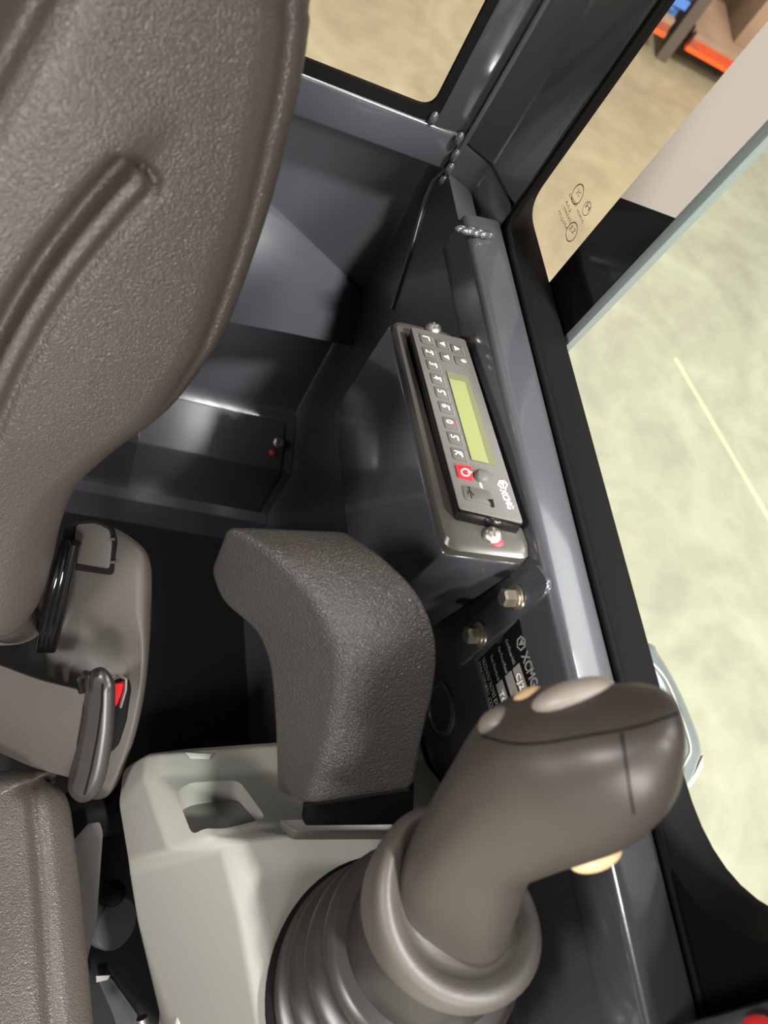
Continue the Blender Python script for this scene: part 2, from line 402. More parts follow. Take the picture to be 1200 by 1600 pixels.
# ================================================================== RADIO + BOX
nb = nrm(A(-.18, .165, .97))
PB = onx(712, 523, XW - .0005)
def bz(px, py, off=0): return onp(px, py, nb, PB + nb * off)
bq = [bz(612, 500), bz(694, 858), bz(833, 875), bz(712, 523)]
# metal box
xl = .5 * (bq[0][0] + bq[1][0])
topq = [bq[0] + A(0, .004, 0), bq[1] + A(0, 0, 0), A(XW, bq[2][1], bq[2][2]), A(XW, bq[3][1] + .004, bq[3][2])]
zbot = -.565
bl = [onx(520, 640, bq[0][0]), onx(548, 842, bq[1][0])]
V = [p - nb * .0065 for p in topq] + [bl[0], A(bl[0][0] + .002, bq[1][1] + .005, zbot), A(XW, bq[2][1], zbot), A(XW, bl[0][1], bl[0][2])]
boxr = empty('radio_mounting_box', A(.26, .26, zbot), 'dark painted sheet metal box carrying the radio, bolted to the side panel', 'mounting box')
obj('box_body', (V, [(0, 1, 2, 3), (4, 5, 6, 7), (0, 1, 5, 4), (1, 2, 6, 5), (2, 3, 7, 6), (3, 0, 4, 7)]), 'paint', boxr, bevel=.004, seg=3)
fp = [onx(x, y, XW - .004) for x, y in ((836, 880), (856, 908), (850, 930), (716, 1042), (690, 1010))]
fl = obj('flange', prism(fillet(fp, [.003, .008, .008, .003, .003], 4), (.004, 0, 0)), 'paint', boxr, bevel=.001)
for (bx, by) in ((800, 934), (742, 992)):
    c = onx(bx + 8, by, XW - .004)
    wsh = obj('bolt', lathe(c + A(-.003, 0, 0), (-1, 0, 0), [(.0001, .0085), (.0048, .0085), (.0062, .0072), (.0062, .0)], 6), 'zinc', boxr, smooth=20, label='zinc plated hexagon bolt')
    obj('washer', lathe(c, (-1, 0, 0), [(.009, 0), (.009, .0016), (.0085, .002), (.0075, .0022), (.0075, .0034), (.006, .0036)], 28), 'zinc', wsh)
for (hx, hy) in ((793, 893),):
    c = onx(hx, hy, XW - .010)
# radio
radio = empty('radio', bq[1], 'slim charcoal radio with green display and number keys on the metal box', 'radio')
bin_ = [bz(626, 513), bz(703, 806), bz(818, 834), bz(738, 535)]
fr = fillet(bq, [.010, .010, .010, .010], 6)
frt = [p * .0 + (p + (sum(bq) / 4 - p) * .045) for p in fr]
holes = fillet([bz(628, 516), bz(706, 806), bz(816, 830), bz(726, 540)], .0015, 6)
g = loft([[p - nb * .006 for p in fr], fr, [p + nb * .003 for p in frt], [p + nb * .003 for p in holes], [p - nb * .006 for p in holes]], caps=False, closed=True)
frame = obj('mounting_frame', g, 'bezel', radio, smooth=35)
# recessed floor of the slot
obj('slot_liner', prism([p - nb * .002 for p in holes], -nb * .004), 'void', frame)
for (sx, sy) in ((677, 516), (769, 838)):
    c = bz(sx, sy, .003)
    o = obj('screw', lathe(c - nb * .001, nb, [(.0062, 0), (.0064, .0022), (.0058, .0038), (.004, .0052), (.0001, .0058)], 24), 'steel', frame, label='steel cross head screw with red marker paint')
    u, v, _ = basis(nb)
    cr = [box(c + nb * .0046, .0032, .0006, .0006, u, v, nb), box(c + nb * .0046, .0006, .0032, .0006, u, v, nb)]
    obj('cross_slot', join(*cr), 'gbutton', o)
    e = bz(sx + 8, sy + 10, .0036)
    obj('paint_mark', ball(e, u * .0032, v * .0045, nb * .0012, 12, 6), 'redpaint', o)
# body + face
HF = .012
def fc(px, py, o=0): return onp(px, py, nb, PB + nb * (HF + .003 + o))
fq = [fc(642, 510), fc(718, 795), fc(818, 818), fc(727, 530)]
cen = sum(fq) / 4
obj('radio_body', prism([p - nb * .0012 for p in fillet(fq, .0012, 4)], -nb * .0165), 'glossblack', radio, bevel=.0006)
facep = obj('faceplate', prism([p - nb * .0012 for p in fillet([p + (cen - p) * .004 for p in fq], .002, 4)], nb * .0012), 'face', radio, bevel=.0005)
lu = nrm(fq[1] - fq[0]); lv = nrm(fq[3] - fq[0]); lv = nrm(lv - lu * (lv @ lu) * 1.0)
sk = nrm(fq[3] - fq[0])
# keys
def z6(x, y): return (640 + x / 10.0, 500 + y / 10.0)
def z7(x, y): return (680 + x / 7.5, 640 + y / 7.5)
keys = [('1', z6(255, 305)), ('2', z6(305, 520)), ('3', z6(365, 715)), ('4', z6(430, 930)), ('5', z6(495, 1145)), ('6', z6(560, 1375)), ('0', z7(172, 165)), ('5', z7(225, 340)), ('K', z7(270, 530))]
eu = fq[1] - fq[0]; ew = fq[3] - fq[0]
def kq(c, a, b):   # key outline: a along the face, b across, both fractions of the face
    return fillet([c - eu * a - ew * b, c + eu * a - ew * b, c + eu * a + ew * b, c - eu * a + ew * b], .0014, 4)
for i, (s, p) in enumerate(keys):
    c = fc(*p)
    if 0 < i and 0: pass
    k = obj('number_key', prism(kq(c, .030, .105), nb * .0009), 'key', radio, bevel=.0004)
    text('digit', s, c - eu * .014 - ew * .062 + nb * .0010, eu, ew, .0068, 'white', k)
    obj('legend', prism([c + nb * .0009 - eu * .010 + ew * .040, c + nb * .0009 + eu * .012 + ew * .040, c + nb * .0009 + eu * .012 + ew * .066, c + nb * .0009 - eu * .010 + ew * .066], nb * .0002), 'redpaint' if i == 6 else 'white', k)
    L = tube([c - eu * .022 + ew * .122 + nb * .0002, c + eu * .034 + ew * .122 + nb * .0002], .0004, 6)
    obj('key_outline', L, 'print', k)
for s, p in (('<', z6(505, 385)), ('>', z6(735, 460)), ('<', z6(570, 590)), ('*', z6(790, 650))):
    c = fc(*p)
    k = obj('arrow_key', prism(kq(c, .026, .10), nb * .0008), 'key', radio, bevel=.0004)
    if s == '*': text('symbol', s, c - eu * .014 - ew * .05 + nb * .0009, eu, ew, .009, 'white', k)
    else:
        d = 1 if s == '>' else -1
        obj('arrow', prism([c + nb * .0008 + ew * .05 * d, c + nb * .0008 - ew * .045 * d - eu * .014, c + nb * .0008 - ew * .045 * d + eu * .014], nb * .0002), 'white', k)
    obj('key_outline', tube([c - eu * .02 + ew * .115 + nb * .0002, c + eu * .03 + ew * .115 + nb * .0002], .0004, 6), 'print', k)
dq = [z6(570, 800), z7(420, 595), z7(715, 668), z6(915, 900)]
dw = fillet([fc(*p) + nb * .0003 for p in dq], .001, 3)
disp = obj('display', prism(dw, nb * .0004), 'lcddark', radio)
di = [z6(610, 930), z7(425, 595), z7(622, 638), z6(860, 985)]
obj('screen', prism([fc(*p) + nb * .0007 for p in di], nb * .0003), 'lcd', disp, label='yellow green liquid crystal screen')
pb_ = fillet([fc(*p) for p in (z7(232, 655), z7(268, 800), z7(442, 845), z7(410, 680))], .001, 4)
pw = obj('power_button', prism(pb_, nb * .0016), 'red', radio, bevel=.0005, label='red power button')
c = fc(*z7(348, 755)) + nb * .0017
obj('power_symbol', join(ring_flat(c, nrm(eu), lv, .0024, .0032), box(c + lv * .0028, .0004, .0016, .00015, nrm(eu), lv, nb)), 'white', pw)
c = fc(*z7(547, 790))
obj('round_knob', lathe(c, nb, [(.0052, 0), (.0050, .0022), (.0036, .0038), (.0001, .0044)], 24), 'key', radio, label='small round domed knob')
text('knob_text', 'AUX', fc(*z7(508, 845)) + nb * .0002, eu, ew, .0024, 'white', radio)
ub = fillet([fc(*p) for p in (z7(310, 890), z7(345, 1055), z7(680, 1128), z7(640, 965))], .002, 5)
us = obj('usb_cover', prism(ub, nb * .0008), 'key', radio, bevel=.0003, label='grey rubber flap over the connector')
c = fc(*z7(408, 985)) + nb * .0009
lu_ = nrm(eu)
usb = [tube([c - lu_ * .0042, c + lu_ * .0042], .0003, 6), tube([c - lu_ * .001, c + lu_ * .001 + lv * .0016, c + lu_ * .0022 + lv * .0016], .0003, 6), tube([c - lu_ * .0024, c - lu_ * .0006 - lv * .0016, c + lu_ * .001 - lv * .0016], .0003, 6), ball(c - lu_ * .0042, lu_ * .0008, lv * .0008, nb * .0003, 10, 6)]
obj('connector_symbol', join(*usb), 'void', us)
c = fc(*z7(655, 1062)); obj('flap_notch', prism([c - lv * .003 + nb * .0008, c + nb * .0008 + lv * .001, c + lu_ * .006 + nb * .0008 + lv * .0005, c + lu_ * .006 + nb * .0008 - lv * .001, c + lu_ * .002 - lv * .0015 + nb * .0008], nb * .0003), 'void', us)
la, lb = fc(*z7(790, 935)), fc(*z7(890, 1165))
text('logo_text', 'XCMG', la + nb * .0001 - lv * .002, lb - la, lv, .0058, 'white', radio, bold=.02, fit=np.linalg.norm(lb - la))
c = fc(*z7(775, 880)) + lv * .0008
hexo = [c + nb * .0001 + lu_ * math.cos(a) * .0036 + lv * math.sin(a) * .0036 for a in [math.pi / 6 + i * math.pi / 3 for i in range(6)]]
obj('logo_emblem', join(loft([hexo, [c + (p - c) * .72 for p in hexo], [c + (p - c) * .72 + nb * .0003 for p in hexo], [p + nb * .0003 for p in hexo]], caps=False, closed=True), prism([c + lu_ * .0022, c - lu_ * .0016 + lv * .0016, c - lu_ * .0016 - lv * .0016], nb * .0003)), 'white', radio)

# ================================================================== DATA PLATE
XP = XW - .0012
def pl(px, py): return onx(px, py, XP)
tA, tB = pl(822, 961), pl(741, 1028)
px_ = nrm(pl(860, 1071) - pl(822, 961)); py_ = nrm(tA - tB); py_ = nrm(py_ - px_ * (py_ @ px_))
hgt = (tA - tB) @ py_; O = tB; LEN = .125
def pt(u, v, o=0): return O + px_ * u + py_ * v + A(-o, 0, 0)
plate = empty('data_plate', pt(LEN / 2, 0), 'black maker\'s data plate with silver border and white lettering on the side panel', 'data plate')
def rr(u0, u1, v0, v1, o, r): return fillet([pt(u0, v0, o), pt(u1, v0, o), pt(u1, v1, o), pt(u0, v1, o)], r, 4)
obj('border', prism(rr(0, LEN, 0, hgt, -.001, .003), (-.0014, 0, 0)), 'alu', plate, bevel=.0004)
obj('panel', prism(rr(.0045, LEN - .0045, .0045, hgt - .0045, .0004, .001), (-.0003, 0, 0)), 'glossblack', plate)
PO = .0008
vv = lambda a: hgt * a
text('plate_title', 'XCMG', pt(.0255, vv(.76), PO), px_, py_, .0115, 'print', plate, bold=.025, fit=.0225)
c = pt(.0190, vv(.815), PO); hx6 = [c + px_ * math.cos(a) * .0048 + py_ * math.sin(a) * .0055 for a in [i * math.pi / 3 + math.pi / 6 for i in range(6)]]
obj('emblem', join(loft([hx6, [c + (p - c) * .74 for p in hx6], [c + (p - c) * .74 + A(-.0002, 0, 0) for p in hx6], [p + A(-.0002, 0, 0) for p in hx6]], caps=False, closed=True), prism([c + py_ * .0026 - px_ * .0024, c + py_ * .0026 + px_ * .0024, c - py_ * .003], (-.0002, 0, 0))), 'print', plate)
for s, v, sz, w in (('Certificate NO.', .60, .0046, .0180), ('Net Power/Rated', .45, .0046, .0185), ('Test Standards', .29, .0046, .0185)):
    text('plate_text', s, pt(.009, vv(v), PO), px_, py_, sz, 'print', plate, fit=w)
for v, w in ((.575, .12), (.425, .12), (.245, .14)):
    obj('value_field', prism(rr(.0285, LEN - .012, vv(v), vv(v + .125), PO, .0005), (-.0002, 0, 0)), 'print', plate)
text('plate_value', 'CJ2', pt(.0335, vv(.595), PO + .0003), px_, py_, .0075, 'white', plate)
text('plate_value', 'TO', pt(.0345, vv(.262), PO + .0003), px_, py_, .0075, 'white', plate)
text('plate_maker', 'XUZHOU XCMG EXCAVATOR', pt(.006, vv(.135), PO), px_, py_, .0062, 'print', plate, fit=.052)
text('plate_maker', 'MACHINERY CO., LTD', pt(.006, vv(.055), PO), px_, py_, .0052, 'print', plate, fit=.044)

cpl = onx(690, 1108, XW)
struct('trim_12', lathe(cpl, (-1, 0, 0), [(.021, 0), (.021, .0016), (.018, .0024), (.0165, .0012), (.0001, .0012)], 40), 'paint2')
# ================================================================== REAR SHELF LID
lid = empty('access_lid', onr(390, 798, cs), 'dark painted folded lid screwed to the shelf behind the seat', 'lid')
def sf(px, py): return onr(px, py, cs - .0022)
def stp(px, py): return onz(px, py, zc_ + .002)
fa, fb = sf(205, 752), sf(432, 802)
ta, tb = stp(280, 660), stp(443, 672)
xr_ = .5 * (sf(440, 737)[0] + 0) ; 
L0 = sf(222, 690)[0]; L0 = sf(205, 740)[0]
Rr = stp(439, 733)[0]
zl = zf + .004; cb = .56
sl = (zs - zc_) / (.548 - cs)
prl = [(cs - .0022, zl), (cs - .0022, zc_ - .004), (cs - .001, zc_ + .0008), (cs + .003, zc_ + .0030), (cs + .050, zc_ + .0026 + sl * .050)]
prl2 = [(c + .0026, z - .0 if i < 2 else z - .0026) for i, (c, z) in enumerate(prl)]
prl2[0] = (cs + .0004, zl); prl2[1] = (cs + .0004, zc_ - .004); 
ringp = prl + prl2[::-1]
obj('lid_sheet', prism([rline(L0, c, z) for c, z in ringp], rline(Rr, 0, 0) - rline(L0, 0, 0)), 'panelpaint', lid, bevel=.0008)
scw = onp(435, 692, A(-sl * .146, -sl, 1), rline(0, cs + .025, zc_ + sl * .025 + .004))
so = obj('screw', lathe(scw, (0, -.5, .87), [(.0068, 0), (.0068, .003), (.005, .005), (.003, .0052), (.0028, .003), (.0001, .003)], 24), 'zinc', lid, label='round head screw with red marker paint')
obj('paint_mark', ball(scw + A(-.008, -.012, -.005), A(.004, 0, 0), A(0, .004, 0), A(0, 0, .001), 12, 6), 'redpaint', so)

# ================================================================== CONSOLE
KS = .85
zt = -.595 * KS
con = empty('side_console', A(.17, 0, -1.1), 'grey green moulded plastic control console beside the seat', 'console')
XR = .276
def top(px, py): return onz(px, py, zt)
rows = []
def row(bl, lft, c0, c1, right):
    rows.append([bl, lft, c0, c1, right])
zlow = -.605
# rows from the back to the front: [skirt bottom, left lower edge, shoulder left, shoulder right, right]
r0t = onz(232, 1173, -.562); r0r = onz(430, 1192, -.562)
rb0 = onz(192, 1205, -.605)
b1 = onz(215, 1290, -.61)
def sk_(p, dz=-.5): return A(p[0], p[1], p[2] + dz)
yb = onz(330, 1172, -.562)[1]; yb2 = onz(330, 1222, -.556)[1]; yr = top(365, 1300)[1]
rows = []
def mk(y, zc, xa, za, xb, zb_, xc):   # lower-left edge, shoulder-left, shoulder-right at height zc
    rows.append([A(xa + .01, y, za - .45), A(xa, y, za), A(xb, y, zb_), A(xc, y, zc), A(XR, y, zc)])
lb0 = onz(192, 1205, -.606); lb1 = onz(186, 1255, -.613); lb2 = onz(215, 1440, -.630); lb3 = onz(258, 1620, -.655)
s0 = onz(226, 1182, -.570); s1 = onz(222, 1215, -.566)
mk(yb + .012, -.60, lb0[0] + .012, -.64, lb0[0] + .02, -.61, lb0[0] + .035, )if False else None
rows.append([A(lb0[0] + .07, yb + .004, -1.08), A(lb0[0] + .008, yb + .004, -.625), A(s0[0] + .006, yb + .004, -.582), A(s0[0] + .03, yb + .004, -.574), A(XR, yb + .004, -.574)])
rows.append([A(lb0[0] + .07, lb0[1], -1.08), lb0, s0, onz(250, 1178, -.563), A(XR, yb, -.562)])
rows.append([A(lb1[0] + .07, lb1[1], -1.08), lb1, s1, onz(246, 1214, -.557), A(XR, yb2, -.556)])
k1 = onz(277, 1345, -.535); k2 = top(352, 1308); k3 = top(385, 1300)
bm_ = onz(200, 1340, -.620)
m0 = onz(245, 1290, -.552); m1 = onz(300, 1270, -.541)
rows.append([A(bm_[0] + .07, bm_[1], -1.08), bm_, onz(262, 1330, -.545), onz(330, 1308, -.519), A(XR, yr + .006, zt - .014)])
rows.append([A(bm_[0] + .072, bm_[1] - .012, -1.08), onz(203, 1365, -.622), onz(345, 1330, zt - .010), onz(384, 1312, zt), A(XR, yr - .004, zt)])
rows.append([A(lb2[0] + .07, lb2[1], -1.08), lb2, onz(372, 1440, zt - .010), onz(410, 1420, zt), A(XR, top(410, 1420)[1], zt)])
rows.append([A(lb3[0] + .07, lb3[1], -1.08), lb3, onz(400, 1600, zt - .010), onz(445, 1600, zt), A(XR, top(445, 1600)[1], zt)])
r7 = [p + (q - p) * 1.1 for p, q in zip(rows[-2], rows[-1])]
rows.append([b + (b - a) * 1.3 for a, b in zip(rows[-2], rows[-1])])
V, Fc = [], []
for r in rows: V += r + [A(XR, r[4][1], -1.08)]
nc = 6
for k in range(len(rows) - 1):
    for i in range(nc):
        Fc.append((k * nc + i, k * nc + (i + 1) % nc, (k + 1) * nc + (i + 1) % nc, (k + 1) * nc + i))
Fc += [tuple(range(nc)), tuple(range(len(rows) * nc - 1, (len(rows) - 1) * nc - 1, -1))]
shell = obj('console_shell', (V, Fc), 'console', con, bevel=.0028, seg=3, ang=12, smooth=24)
# pocket in the slope
pk = [onz(272, 1262, -.553), onz(292, 1236, -.556), onz(372, 1234, -.556), onz(418, 1296, -.53), onz(350, 1306, -.525), onz(300, 1326, -.535)]
pcen = sum(pk) / len(pk); un = nrm(np.cross(pk[2] - pk[0], pk[4] - pk[0])); un = un if un[2] > 0 else -un
pk2 = fillet([p - un * ((p - pcen) @ un) for p in pk], .006, 4)
cut(shell, loft([[p - un * .006 + (pcen - p) * .04 for p in pk2], [p + un * .03 for p in pk2]]))
obj('pocket_shade_floor', prism([p - un * .0062 + (pcen - p) * .02 for p in pk2], un * .0012), 'console_shade', con, label='pocket floor with painted shade')  # shade inside the pocket is put into the floor colour
# small tab at the back edge
obj('clip_tab', prism([onz(x, y, -.5605) for x, y in ((288, 1176), (330, 1178), (327, 1187), (297, 1186))], (0, 0, .0012)), 'console', con, bevel=.0004)
# white screw cap low on the left face, lower trim panel
cap = at(296, 1592, .52)
obj('screw_cap', ball(cap, A(.009, .002, .004), A(0, .012, .003), A(-.003, 0, .004), 18, 10), 'rocker', con, label='pale oval screw cap')
lp = [at(250, 1565, .545), at(285, 1620, .53), at(300, 1680, .52), at(245, 1680, .545)]
obj('lower_trim', prism(lp, (.004, 0, -.01)), 'console', con)

# ================================================================== ARMREST
arm = empty('armrest', at(500, 1300, .5), 'black grained armrest pad curving down to a post on the console', 'armrest')
KA = .875
st = [  # outer-left, outer-right, inner-left (px,py,depth)
    ((352, 822, .517), (545, 830, .521), (329, 886, .568)),
    ((376, 832, .508), (558, 838, .512), (333, 912, .568)),
    ((432, 872, .492), (603, 868, .496), (348, 944, .562)),
    ((495, 944, .483), (655, 920, .484), (392, 984, .552)),
    ((524, 1010, .484), (682, 975, .482), (411, 1022, .546)),
    ((530, 1050, .488), (689, 1020, .486), (419, 1062, .548)),
    ((523, 1110, .497), (684, 1072, .495), (424, 1120, .556)),
    ((506, 1175, .512), (668, 1140, .508), (427, 1175, .566)),
    ((484, 1240, .530), (655, 1205, .524), (429, 1225, .580)),
    ((478, 1258, .537), (650, 1232, .530), (434, 1236, .584))]
def rrect(a, b, c, rad, n=5):   # a outer-left, b outer-right, c inner-left -> rounded quad ring
    d = b + (c - a); return fillet([a, b, d, c], rad, n)
P3 = [[at(p[0], p[1], p[2] * KA) for p in s] for s in st]
sm = [spline([s[i] for s in P3], 6) for i in range(3)]
rings = []
N_ = len(sm[0])
for k in range(N_):
    a, b, c = sm[0][k], sm[1][k], sm[2][k]
    e = min(k, N_ - 1 - k); f = 1 - .06 * max(0, 1 - e / 4) ** 2
    m_ = (a + b + c + (b + c - a)) / 4
    rings.append([m_ + (p - m_) * f for p in rrect(a, b, c, .0075)])
def bumpy(r): return r
pad = obj('pad', loft(rings), 'leather2', arm, smooth=50)
seam = tube([P3[-1][0] + (P3[-1][1] - P3[-1][0]) * t + A(0, 0, -.001) for t in np.linspace(-.02, .95, 14)], .0015, 6)
obj('lower_seam', seam, 'black', arm)
pst = [at(470, 1250, .485), at(650, 1240, .485), at(640, 1292, .495), at(466, 1286, .495)]
cpo = at(545, 1290, .49)
tp = at(552, 1240, .487); bt = onz(545, 1296, zt + .012)
ux = nrm(at(600, 1290, .49) - at(480, 1290, .49)); uy = nrm(np.cross(A(0, 0, 1), ux))
def quad(c, hx, hy, r): return fillet([c - ux * hx - uy * hy, c + ux * hx - uy * hy, c + ux * hx + uy * hy, c - ux * hx + uy * hy], r, 4)
pb0 = [onz(x, y, zt + .0102) for x, y in ((470, 1276), (477, 1291), (646, 1289), (640, 1268))]
pb1 = [at(x, y, t) for x, y, t in ((476, 1228, .478), (482, 1244, .472), (648, 1226, .467), (640, 1206, .472))]
obj('post', loft([pb0, pb1]), 'black', arm, bevel=.001)
pq = fillet([onz(x, y, zt + .0004) for x, y in ((434, 1290), (458, 1312), (664, 1311), (660, 1282))], .002, 3)
pq2 = fillet([onz(x, y, zt + .0100) for x, y in ((436, 1281), (460, 1299), (664, 1298), (660, 1270))], .002, 3)
pm = sum(pq2) / len(pq2)
obj('base_plate', loft([pq, pq2, [pm + (p - pm) * .93 + A(0, 0, .0004) for p in pq2]]), 'bezel', arm, bevel=.0006, label='dark grey base plate')

# ================================================================== JOYSTICK
c0 = at(600, 1545, .468); c0 = c0 * (zt / c0[2])
c1 = at(705, 1425, .370)
ax = nrm(c1 - c0); LJ = np.linalg.norm(c1 - c0)
joy = empty('joystick', c0, 'charcoal joystick with ribbed rubber boot standing on the grey console', 'joystick')
obj('boot_flange', lathe(c0 - A(0, 0, .0), (0, 0, 1), [(.074, .0002), (.074, .003), (.070, .006), (.060, .007)], 64), 'black', joy)
prof = []
nr = 3.6
NS = 72
for k in range(NS + 1):
    u = k / NS; r = .0600 - .0190 * u; ph = (u * nr) % 1.0
    rib = .0112 * (math.sin(math.pi * min(1, ph / .74)) ** .7 if ph < .74 else -.9 * math.sin(math.pi * (ph - .74) / .26))
    prof.append((r + rib, LJ * .70 * u))
u_, v_, w_ = basis(ax); vert = A(0, 0, 1)
def tilt_lathe(prof, L, n=72):
    rings = []
    for r, h in prof:
        f = min(1, max(0, h / L)); d = nrm(vert * (1 - f) + ax * f) if f < 1 else ax
        uu, vv2, _ = basis(d); cc = c0 + ax * h
        rings.append([cc + (uu * math.cos(2 * math.pi * i / n) + vv2 * math.sin(2 * math.pi * i / n)) * r for i in range(n)])
    return loft(rings)
obj('boot', tilt_lathe(prof, LJ * .3), 'boot', joy, smooth=80)
cone = [(.040, LJ * .68), (.0425, LJ * .70), (.0425, LJ * .72), (.038, LJ * .82), (.034, LJ * .95), (.032, LJ * 1.02)]
obj('collar', lathe(c0, ax, cone, 64), 'boot', joy, smooth=50)
# palm rest (dish)
dc = c0 + ax * LJ * .97
dpr = [(.0005, -.016), (.028, -.015), (.0375, -.010), (.0425, -.001), (.0435, .010), (.0420, .0185), (.0375, .0215), (.033, .0195), (.029, .0165), (.023, .0165), (.0005, .024)]
uL = nrm(W(560, 1300) * .36 - W(700, 1400) * .36); uL = nrm(uL - ax * (uL @ ax)); vL = np.cross(ax, uL)
n = 64; rings = []
for r, h in [(a_, b_) for a_, b_ in [tuple(p) for p in spline([A(*p) for p in dpr], 4)]]:
    ring = []
    for i in range(n):
        t = 2 * math.pi * i / n; lift = max(0, h + .004) * (.55 * math.cos(t) - .25 * math.cos(2 * (t - 1.2)))
        ring.append(dc + (uL * math.cos(t) + vL * math.sin(t)) * r * (1 + .05 * math.cos(2 * t)) + ax * (h + lift))
    rings.append(ring)
obj('palm_rest', loft(rings), 'dish', joy, smooth=80)
gs = [((622, 1362), (790, 1478), .363), ((643, 1312), (812, 1415), .348), ((674, 1256), (838, 1346), .332), ((704, 1202), (888, 1322), .316),
      ((734, 1152), (950, 1300), .300), ((774, 1124), (1004, 1276), .286), ((835, 1110), (1044, 1240), .275), ((900, 1102), (1063, 1212), .267), ((975, 1096), (1070, 1162), .261), ((1022, 1094), (1068, 1126), .258), ((1047, 1096), (1060, 1110), .257)]
gl = spline([at(a[0], a[1], t) for a, b, t in gs], 5); gr = spline([at(b[0], b[1], t) for a, b, t in gs], 5)
rings = []
bb = [.021, .022, .023, .024, .0255, .026, .025, .0225, .018, .012, .004]
bs = spline([A(b, 0, 0) for b in bb], 5)
for k, (a, b) in enumerate(zip(gl, gr)):
    m_ = (a + b) / 2; h = (b - a) / 2
    nxt = (gl[min(k + 1, len(gl) - 1)] + gr[min(k + 1, len(gl) - 1)]) / 2 - (gl[max(k - 1, 0)] + gr[max(k - 1, 0)]) / 2
    e = nrm(np.cross(h, nxt)); d = bs[k][0]
    ring = []
    for i in range(40):
        t = 2 * math.pi * i / 40; ct, stt = math.cos(t), math.sin(t)
        ring.append(m_ + h * math.copysign(abs(ct) ** .8, ct) + e * d * math.copysign(abs(stt) ** .8, stt))
    rings.append(ring)
grip = obj('grip', loft(rings), 'grip', joy, smooth=80)
def gp(px, py, t): return at(px, py, t)
view = lambda p: -nrm(p)
# seams in the grip skin
def gray(px, py):     # nearest hit on the grip skin
    o = grip; org = Vector((0, 0, H)) - root_of(grip); d = Vector(W(px, py))
    ok, loc, nor, _ = o.ray_cast(org, d.normalized())
    if not ok: return None, None
    w = loc + root_of(grip); return A(w.x / S, w.y / S, (w.z - H) / S), A(*nor)
def skin_path(pts, lift=.0002):
    out = []
    for p in spline([A(*q) for q in pts], 10):
        h, nn = gray(p[0], p[1])
        if h is not None: out.append(h + nn * lift)
    return out
bpy.context.view_layer.update()
for pts in ([(752, 1150), (800, 1162), (850, 1161), (905, 1152), (960, 1143), (1010, 1132), (1060, 1114)], [(972, 1146), (978, 1190), (985, 1240), (990, 1270)]):
    pa = skin_path(pts)
    if len(pa) > 3: obj('seam', tube(pa, .00035, 6), 'black', grip)
# buttons on the far/top side
def pill(px, py, t, a, b, d, m, name, lab=None, rot=0):
    c = at(px, py, t); r_ = at(px + 10, py + rot, t) - c; r_ = nrm(r_); u2 = nrm(np.cross(r_, nrm(c))); return obj(name, ball(c, r_ * a, u2 * b, nrm(c) * d, 24, 12), m, joy, label=lab)
pill(828, 1092, .292, .0075, .0042, .008, 'cream', 'thumb_button', 'cream thumb button', -4)
pill(896, 1089, .279, .0160, .0062, .012, 'rocker', 'rocker_switch', 'pale grey rocker switch', -3)
pill(782, 1128, .292, .0090, .0058, .010, 'gbutton', 'round_button', 'mid grey round button', -4)
pill(930, 1338, .300, .0110, .0056, .008, 'cream', 'trigger_button', 'cream trigger button', -3.5)
pill(822, 1120, .283, .0050, .0018, .004, 'void', 'switch_gap', 'dark slot beside the rocker switch', 2)

# ================================================================== SEAT
seat = empty('operator_seat', A(-.17, .05, -1.1), 'large brown black leather operator seat with raised piping', 'seat')
sn = nrm(A(0, -1, .374)); sp_ = A(-.003, .163, -.541); sus = nrm(A(0, .374, 1)); XC = -.17
def st_(px, py): return onp(px, py, sn, sp_)
edge = [(8, 1019), (40, 1006), (64, 975), (80, 925), (97, 855), (130, 787), (194, 726), (278, 664), (335, 594), (368, 541), (411, 430), (444, 330), (470, 230), (490, 150), (504, 60), (511, 0)]
E3 = [st_(x, y) for x, y in edge]
ptop = E3[-1]
right = E3 + [ptop + sus * .08 + A(.004, 0, 0), ptop + sus * .20 - A(.004, 0, 0), ptop + sus * .27 - A(.05, 0, 0), ptop + sus * .295 - A(.14, 0, 0)]
left = [A(2 * XC - p[0], p[1], p[2]) for p in right[::-1]]
outl = spline(right + left, 8, closed=True)
spn = [E3[0] * 0 + sp_ + A(XC - sp_[0], 0, 0) + sus * .10, A(XC, *(ptop + sus * .12)[1:])]
rid = [st_(x, y) for x, y in ((217, 262), (190, 288), (150, 333), (105, 388), (65, 446), (34, 500), (8, 552), (-20, 620), (-60, 720))]
rid = spline(rid, 6)
RID = np.array(rid)
def segdist(P, Q):
    """per point of Q: distance to the polyline P, signed side, distance past the first end"""
    a, b = P[:-1], P[1:]; d = b - a; L2 = (d * d).sum(1)
    v = Q[:, None, :] - a[None]
    t = np.clip((v * d[None]).sum(2) / L2, 0, 1)
    w = v - t[..., None] * d[None]; ds = np.sqrt((w * w).sum(2)); k = ds.argmin(1); I = np.arange(len(Q))
    side = np.sign((np.cross(d[k], w[I, k]) @ sn))
    d0 = d[0] / math.sqrt(L2[0]); past = np.maximum(0, -((Q - P[0]) @ d0))
    per = np.cross(d0, Q - P[0]) @ sn
    return ds[I, k], side, past * ((k == 0) & (t[I, k] <= 0)), per
SEA1 = np.array(spline([st_(x, y) for x, y in ((-120, 300), (-60, 200), (0, 92), (52, -5), (120, -160))], 5))
SEA2 = np.array(spline([st_(x, y) for x, y in ((-120, 420), (-50, 275), (0, 180), (50, 90), (102, 0), (180, -160))], 5))
G = lambda x, w: np.exp(-(x / w) ** 2)
